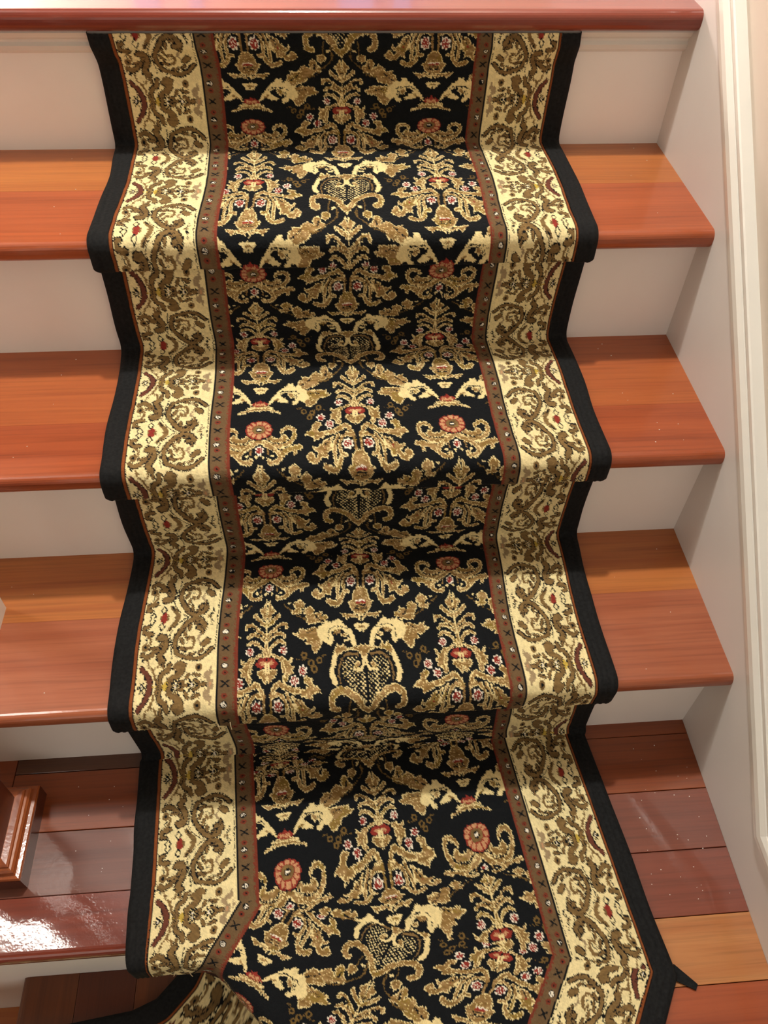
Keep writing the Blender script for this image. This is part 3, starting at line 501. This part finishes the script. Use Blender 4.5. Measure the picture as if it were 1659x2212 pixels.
run = empty('stair_runner', (XC, -.2, Z[2]), label='black, gold and cream floral stair runner laid down the middle of the steps', category='carpet')
K = np.array([-.117, -.942]); AN = math.radians(33)
d2 = np.array([-math.sin(AN), -math.cos(AN)]); r2 = np.array([math.cos(AN), -math.sin(AN)])
STEP = .0012
def surface(u, rows):
    """rows: list of ('s', v) on the stair or ('l', t) on the landing; returns positions, normals, v, q, bi, u"""
    nu = len(u); X = np.zeros((len(rows), nu, 3)); Nn = np.zeros_like(X); Q = np.zeros((len(rows), nu)); B = np.zeros_like(Q); U = np.zeros_like(Q)
    sv = np.array([r[1] for r in rows if r[0] == 's']); ns = len(sv)
    y = np.interp(sv, S, PR[:, 0]); z = np.interp(sv, S, PR[:, 1])
    dy = np.gradient(y); dz = np.gradient(z); l = np.hypot(dy, dz); dy /= l; dz /= l
    X[:ns, :, 0] = XC+u[None, :]; X[:ns, :, 1] = y[:, None]; X[:ns, :, 2] = z[:, None]
    Nn[:ns, :, 1] = dz[:, None]; Nn[:ns, :, 2] = -dy[:, None]
    sh = np.clip((sv-1.50)/.05, 0, 1)*.119
    ve = sv[:, None]+sh[:, None]*u[None, :]
    Q[:ns] = np.interp(ve, FQ[:, 0], FQ[:, 1]); B[:ns] = np.interp(ve, BQ[:, 0], BQ[:, 1]); U[:ns] = u[None, :]
    # wandering of the edges
    X[:ns, :, 0] += (.0022*np.sin(sv*9.)+.0012*np.sin(sv*31.))[:, None]
    lt = np.array([r[1] for r in rows if r[0] == 'l'])
    if len(lt):
        t1 = np.clip(lt, 0, 1); t2 = np.clip(lt-1, 0, 1)
        Lp = np.stack([-.785+.008*t1+.012*t2, -.63-.17*t1-.17*t2], -1)
        Rp = np.stack([-.152+.035*t1**1.0+d2[0]*.40*t2, -.63-.312*t1+d2[1]*.40*t2], -1)
        fr = (u+HW)/(2*HW); Pt = Lp[:, None, :]*(1-fr)[None, :, None]+Rp[:, None, :]*fr[None, :, None]
        x, y = Pt[..., 0], Pt[..., 1]
        v = S4+(-.63-y); uu = np.broadcast_to(u, x.shape).copy()
        ve = v+.119*uu; q = np.interp(ve, FQ[:, 0], FQ[:, 1]); b = np.interp(ve, BQ[:, 0], BQ[:, 1])
        ymit = K[1]+(x-K[0])*(-.79+.942)/(-.777+.117)
        after = y < ymit
        rel = Pt-K; u2 = HW+rel@r2; v2 = rel@d2
        kk = np.where(u2 > 0, 1.4, .3); q2 = 5.757+(v2-.1206)*4.1+u2*kk; b2 = 17.8+v2/.095
        ul = -HW+(x+.777)
        ucomb = np.where(u2 > -.187, u2, np.where(ul < -.187, ul, u2))
        b2 = np.where(u2 > -.187, b2, b)
        uu = np.where(after, ucomb, uu); q = np.where(after, q2, q); b = np.where(after, b2, b)
        # drop over the landing edge
        d_1 = -.871-y; n1 = np.array([0., -1.]); n2 = np.array([-.74, -.673])
        d_2 = (x+.66)*n2[0]+(y+.868)*n2[1]-.002
        dd = np.minimum(d_1, d_2); w1 = np.exp(-np.clip(d_1, -.2, .2)/.008); w2 = np.exp(-np.clip(d_2, -.2, .2)/.008)
        nn = (w1[..., None]*n1+w2[..., None]*n2)/(w1+w2)[..., None]; nn /= np.linalg.norm(nn, axis=-1, keepdims=True)
        dp = np.clip(dd, 0, None)
        R = .018; arc = R*math.pi/2
        W = fillet([(0, 0), (R, 0), (R+.001, -.042), (-.010, -.052), (-.012, -.178), (.3, -.18)], [0, R-.002, .008, .008, .012, 0])
        WS = np.concatenate([[0], np.cumsum(np.linalg.norm(np.diff(W, axis=0), axis=1))])
        ho = np.interp(dp, WS, W[:, 0]); ve_ = np.interp(dp, WS, W[:, 1])
        xy = Pt-nn*dp[..., None]+nn*ho[..., None]
        zz = Z[4]+TH+ve_
        X[ns:, :, 0] = xy[..., 0]; X[ns:, :, 1] = xy[..., 1]; X[ns:, :, 2] = zz
        sl = np.clip(dp/arc, 0, 1)*math.pi/2
        Nn[ns:, :, 0] = nn[..., 0]*np.sin(sl); Nn[ns:, :, 1] = nn[..., 1]*np.sin(sl); Nn[ns:, :, 2] = np.cos(sl)
        U[ns:] = uu; Q[ns:] = q; B[ns:] = b
    return X, Nn, U, Q, B
rows = [('s', v) for v in np.arange(0.0, S4, STEP)]+[('l', t) for t in np.arange(0, 1, STEP/.25)]+[('l', t) for t in np.arange(1, 1.85, STEP/.33)]
u = np.arange(-.2900, .2901, STEP)
X, Nn, U, Q, B = surface(u, rows)
sh_ = U.shape
col = weave(U.ravel(), Q.ravel(), B.ravel()).reshape(*sh_, 3)
rg = np.random.default_rng(7)
# tufts stand a little unevenly
hgt = rg.normal(size=sh_)*.00022+(smooth_noise(np.arange(sh_[1])[None, :]/14.+0*U, np.arange(sh_[0])[:, None]/11.+0*U, 11)-.5)*.0016
X = X+Nn*hgt[..., None]
grid_mesh('pile', X, PILE, col, run, smooth=True)
# cloth binding down both edges, rolled over to the step
for s in (-1, 1):
    ub = np.concatenate([np.linspace(.2898, .3120, 12), np.full(7, .3120)])
    Xb, Nb, _, _, _ = surface(np.unique(ub)*s if s > 0 else np.unique(ub)*s, rows[::3])
    nflat = Xb.shape[1]
    roll = []
    edge = Xb[:, -1]; nrm = Nb[:, -1]
    lat = Xb[:, -1]-Xb[:, -2]; lat /= np.linalg.norm(lat, axis=1, keepdims=True)
    for j in range(1, 8):
        a = math.pi/2*j/7; roll.append(edge+lat*(.0045*math.sin(a))-nrm*(.0045*(1-math.cos(a))))
    roll.append(edge+lat*.0045-nrm*.0088)
    body = Xb+Nb*(.0006+.0010*np.sin(np.linspace(0, math.pi*3, nflat))**2)[None, :, None]
    G_ = np.concatenate([body, np.stack(roll, 1)], 1)
    G_ = G_+np.concatenate([np.zeros((G_.shape[0], 3, 1)), np.ones((G_.shape[0], G_.shape[1]-3, 1))], 1)*((smooth_noise(np.arange(G_.shape[0])[:, None]/16.+0*G_[..., 0], 0*G_[..., 0]+s*3.3, 5)-.5)*.003)[..., None]*np.array([1, 0, 0])
    grid_mesh('binding', G_, TAPE, None, run)
# the runner goes on over the winder tread below
from_px = [(-.735, -.8465), (-.741, -.860), (-.768, -.888), (-.80, -.900), (-.88, -.909), (-1.0, -.915), (-1.08, -.918)]
PL = np.array(from_px); PL = fillet([tuple(q) for q in PL], [0, .006, .012, .01, .01, .01, 0], 4)
sl_ = np.concatenate([[0], np.cumsum(np.linalg.norm(np.diff(PL, axis=0), axis=1))])
ts = np.arange(0, sl_[-1], .0016)
ctr = np.stack([np.interp(ts, sl_, PL[:, 0]), np.interp(ts, sl_, PL[:, 1])], -1)
tg = np.gradient(ctr, axis=0); tg /= np.linalg.norm(tg, axis=1, keepdims=True)
for _ in range(30): tg[1:-1] = (tg[:-2]+tg[1:-1]*2+tg[2:])/4
tg /= np.linalg.norm(tg, axis=1, keepdims=True)
nin = np.stack([-tg[:, 1], tg[:, 0]], -1)
mid = np.array([-.6, -1.0])
if ((mid-ctr[len(ctr)//3])*nin[len(ctr)//3]).sum() < 0: nin = -nin
uw = np.arange(.0265, .30, .0016)
Xl = np.zeros((len(ts), len(uw), 3)); Xl[..., :2] = ctr[:, None, :]+nin[:, None, :]*uw[None, :, None]; Xl[..., 2] = Z[5]+TH
Ul = np.broadcast_to(-HW+uw, Xl.shape[:2]); Ql = 8.3+np.broadcast_to(ts[:, None], Ul.shape)/P; Bl = 21.2+np.broadcast_to(ts[:, None], Ul.shape)/.1
cl = weave(Ul.ravel(), Ql.ravel(), Bl.ravel()).reshape(*Ul.shape, 3)
Xl[..., 2] += rg.normal(size=Ul.shape)*.0003
grid_mesh('pile', Xl, PILE, cl, run)
ub = np.linspace(.0275, .002, 10)
Xb = np.zeros((len(ts), 18, 3)); Xb[:, :10, :2] = ctr[:, None, :]+nin[:, None, :]*ub[None, :, None]; Xb[:, :10, 2] = Z[5]+TH+.0008
for j in range(8):
    a = math.pi/2*(j+1)/7 if j < 7 else math.pi/2
    Xb[:, 10+j, :2] = ctr+nin*(.002-.0045*math.sin(a)); Xb[:, 10+j, 2] = Z[5]+TH-.0045*(1-math.cos(a)) if j < 7 else Z[5]+.0004
grid_mesh('binding', Xb, TAPE, None, run)
# small cloth tab sticking out at the turn, loose yarn ends
bm = bmesh.new()
poly_box(bm, [(-.116, -.928), (-.094, -.951), (-.098, -.957), (-.118, -.946)], Z[4]+.0015, Z[4]+.0035)
bm_to('binding_tab', bm, TAPE, run)
def yarn(name, pts, r, mat, parent):
    bm = bmesh.new(); prev = None
    for q in pts:
        ring = [bm.verts.new((q[0]+r*math.cos(a), q[1], q[2]+r*math.sin(a)) if abs(pts[-1][2]-pts[0][2]) < .005 else (q[0]+r*math.cos(a), q[1]+r*math.sin(a), q[2])) for a in (0, 1.257, 2.513, 3.77, 5.027)]
        if prev:
            for i in range(5): bm.faces.new((prev[i], prev[(i+1) % 5], ring[(i+1) % 5], ring[i]))
        else: bm.faces.new(ring)
        prev = ring
    bm.faces.new(prev); bm_to(name, bm, mat, parent)
YM = paintmat('loose_wool', (.80, .68, .42), .9)
for (x, y, z, dx, dz) in ((-.268, -.659, Z[3]-.012, -.010, -.004), (-.700, -.889, Z[4]-.018, .003, -.012), (-.715, -.888, Z[4]-.014, -.004, -.012), (-.655, -.659, Z[3]-.020, .002, -.010), (-.640, -.659, Z[3]-.018, .001, -.011), (-.34, -.192, Z[2]+.075, -.003, .012)):
    yarn('loose_yarn', [(x, y, z), (x+dx*.5, y-.003, z+dz*.45), (x+dx, y-.004, z+dz)], .0005, YM, run)
# ------------------------------------------------ specks of dust on the varnish
rd = random.Random(12); bm = bmesh.new()
def fleck(x, y, z, s):
    m0 = [bm.verts.new((x+s*rd.uniform(.6, 1.2)*math.cos(a), y+s*rd.uniform(.5, 1)*math.sin(a), z)) for a in (0, 1.2, 2.5, 3.9, 5.1)]
    m1 = [bm.verts.new((v.co.x, v.co.y, z+.0004)) for v in m0]
    bm.faces.new(m0); bm.faces.new(m1)
    for i in range(5): bm.faces.new((m0[i], m0[(i+1) % 5], m1[(i+1) % 5], m1[i]))
for i in range(75):
    k = rd.choice((1, 2, 3, 4, 4, 4)); side = rd.random() < .75
    x = rd.uniform(-.12, -.012) if side else rd.uniform(-.95, -.81)
    y0, y1 = {1: (-.2, .02), 2: (-.41, -.20), 3: (-.63, -.41), 4: (-.86, -.64)}[k]
    if k == 4 and not side: x = rd.uniform(-.87, -.80)
    fleck(x, rd.uniform(y0, y1), Z[k]+.0002, rd.uniform(.0004, .0010))
bm_to('dust_specks', bm, paintmat('pale_dust', (.85, .8, .72), .9), kind='stuff', label='pale specks of dust scattered over the bare wood of the steps', category='dust')
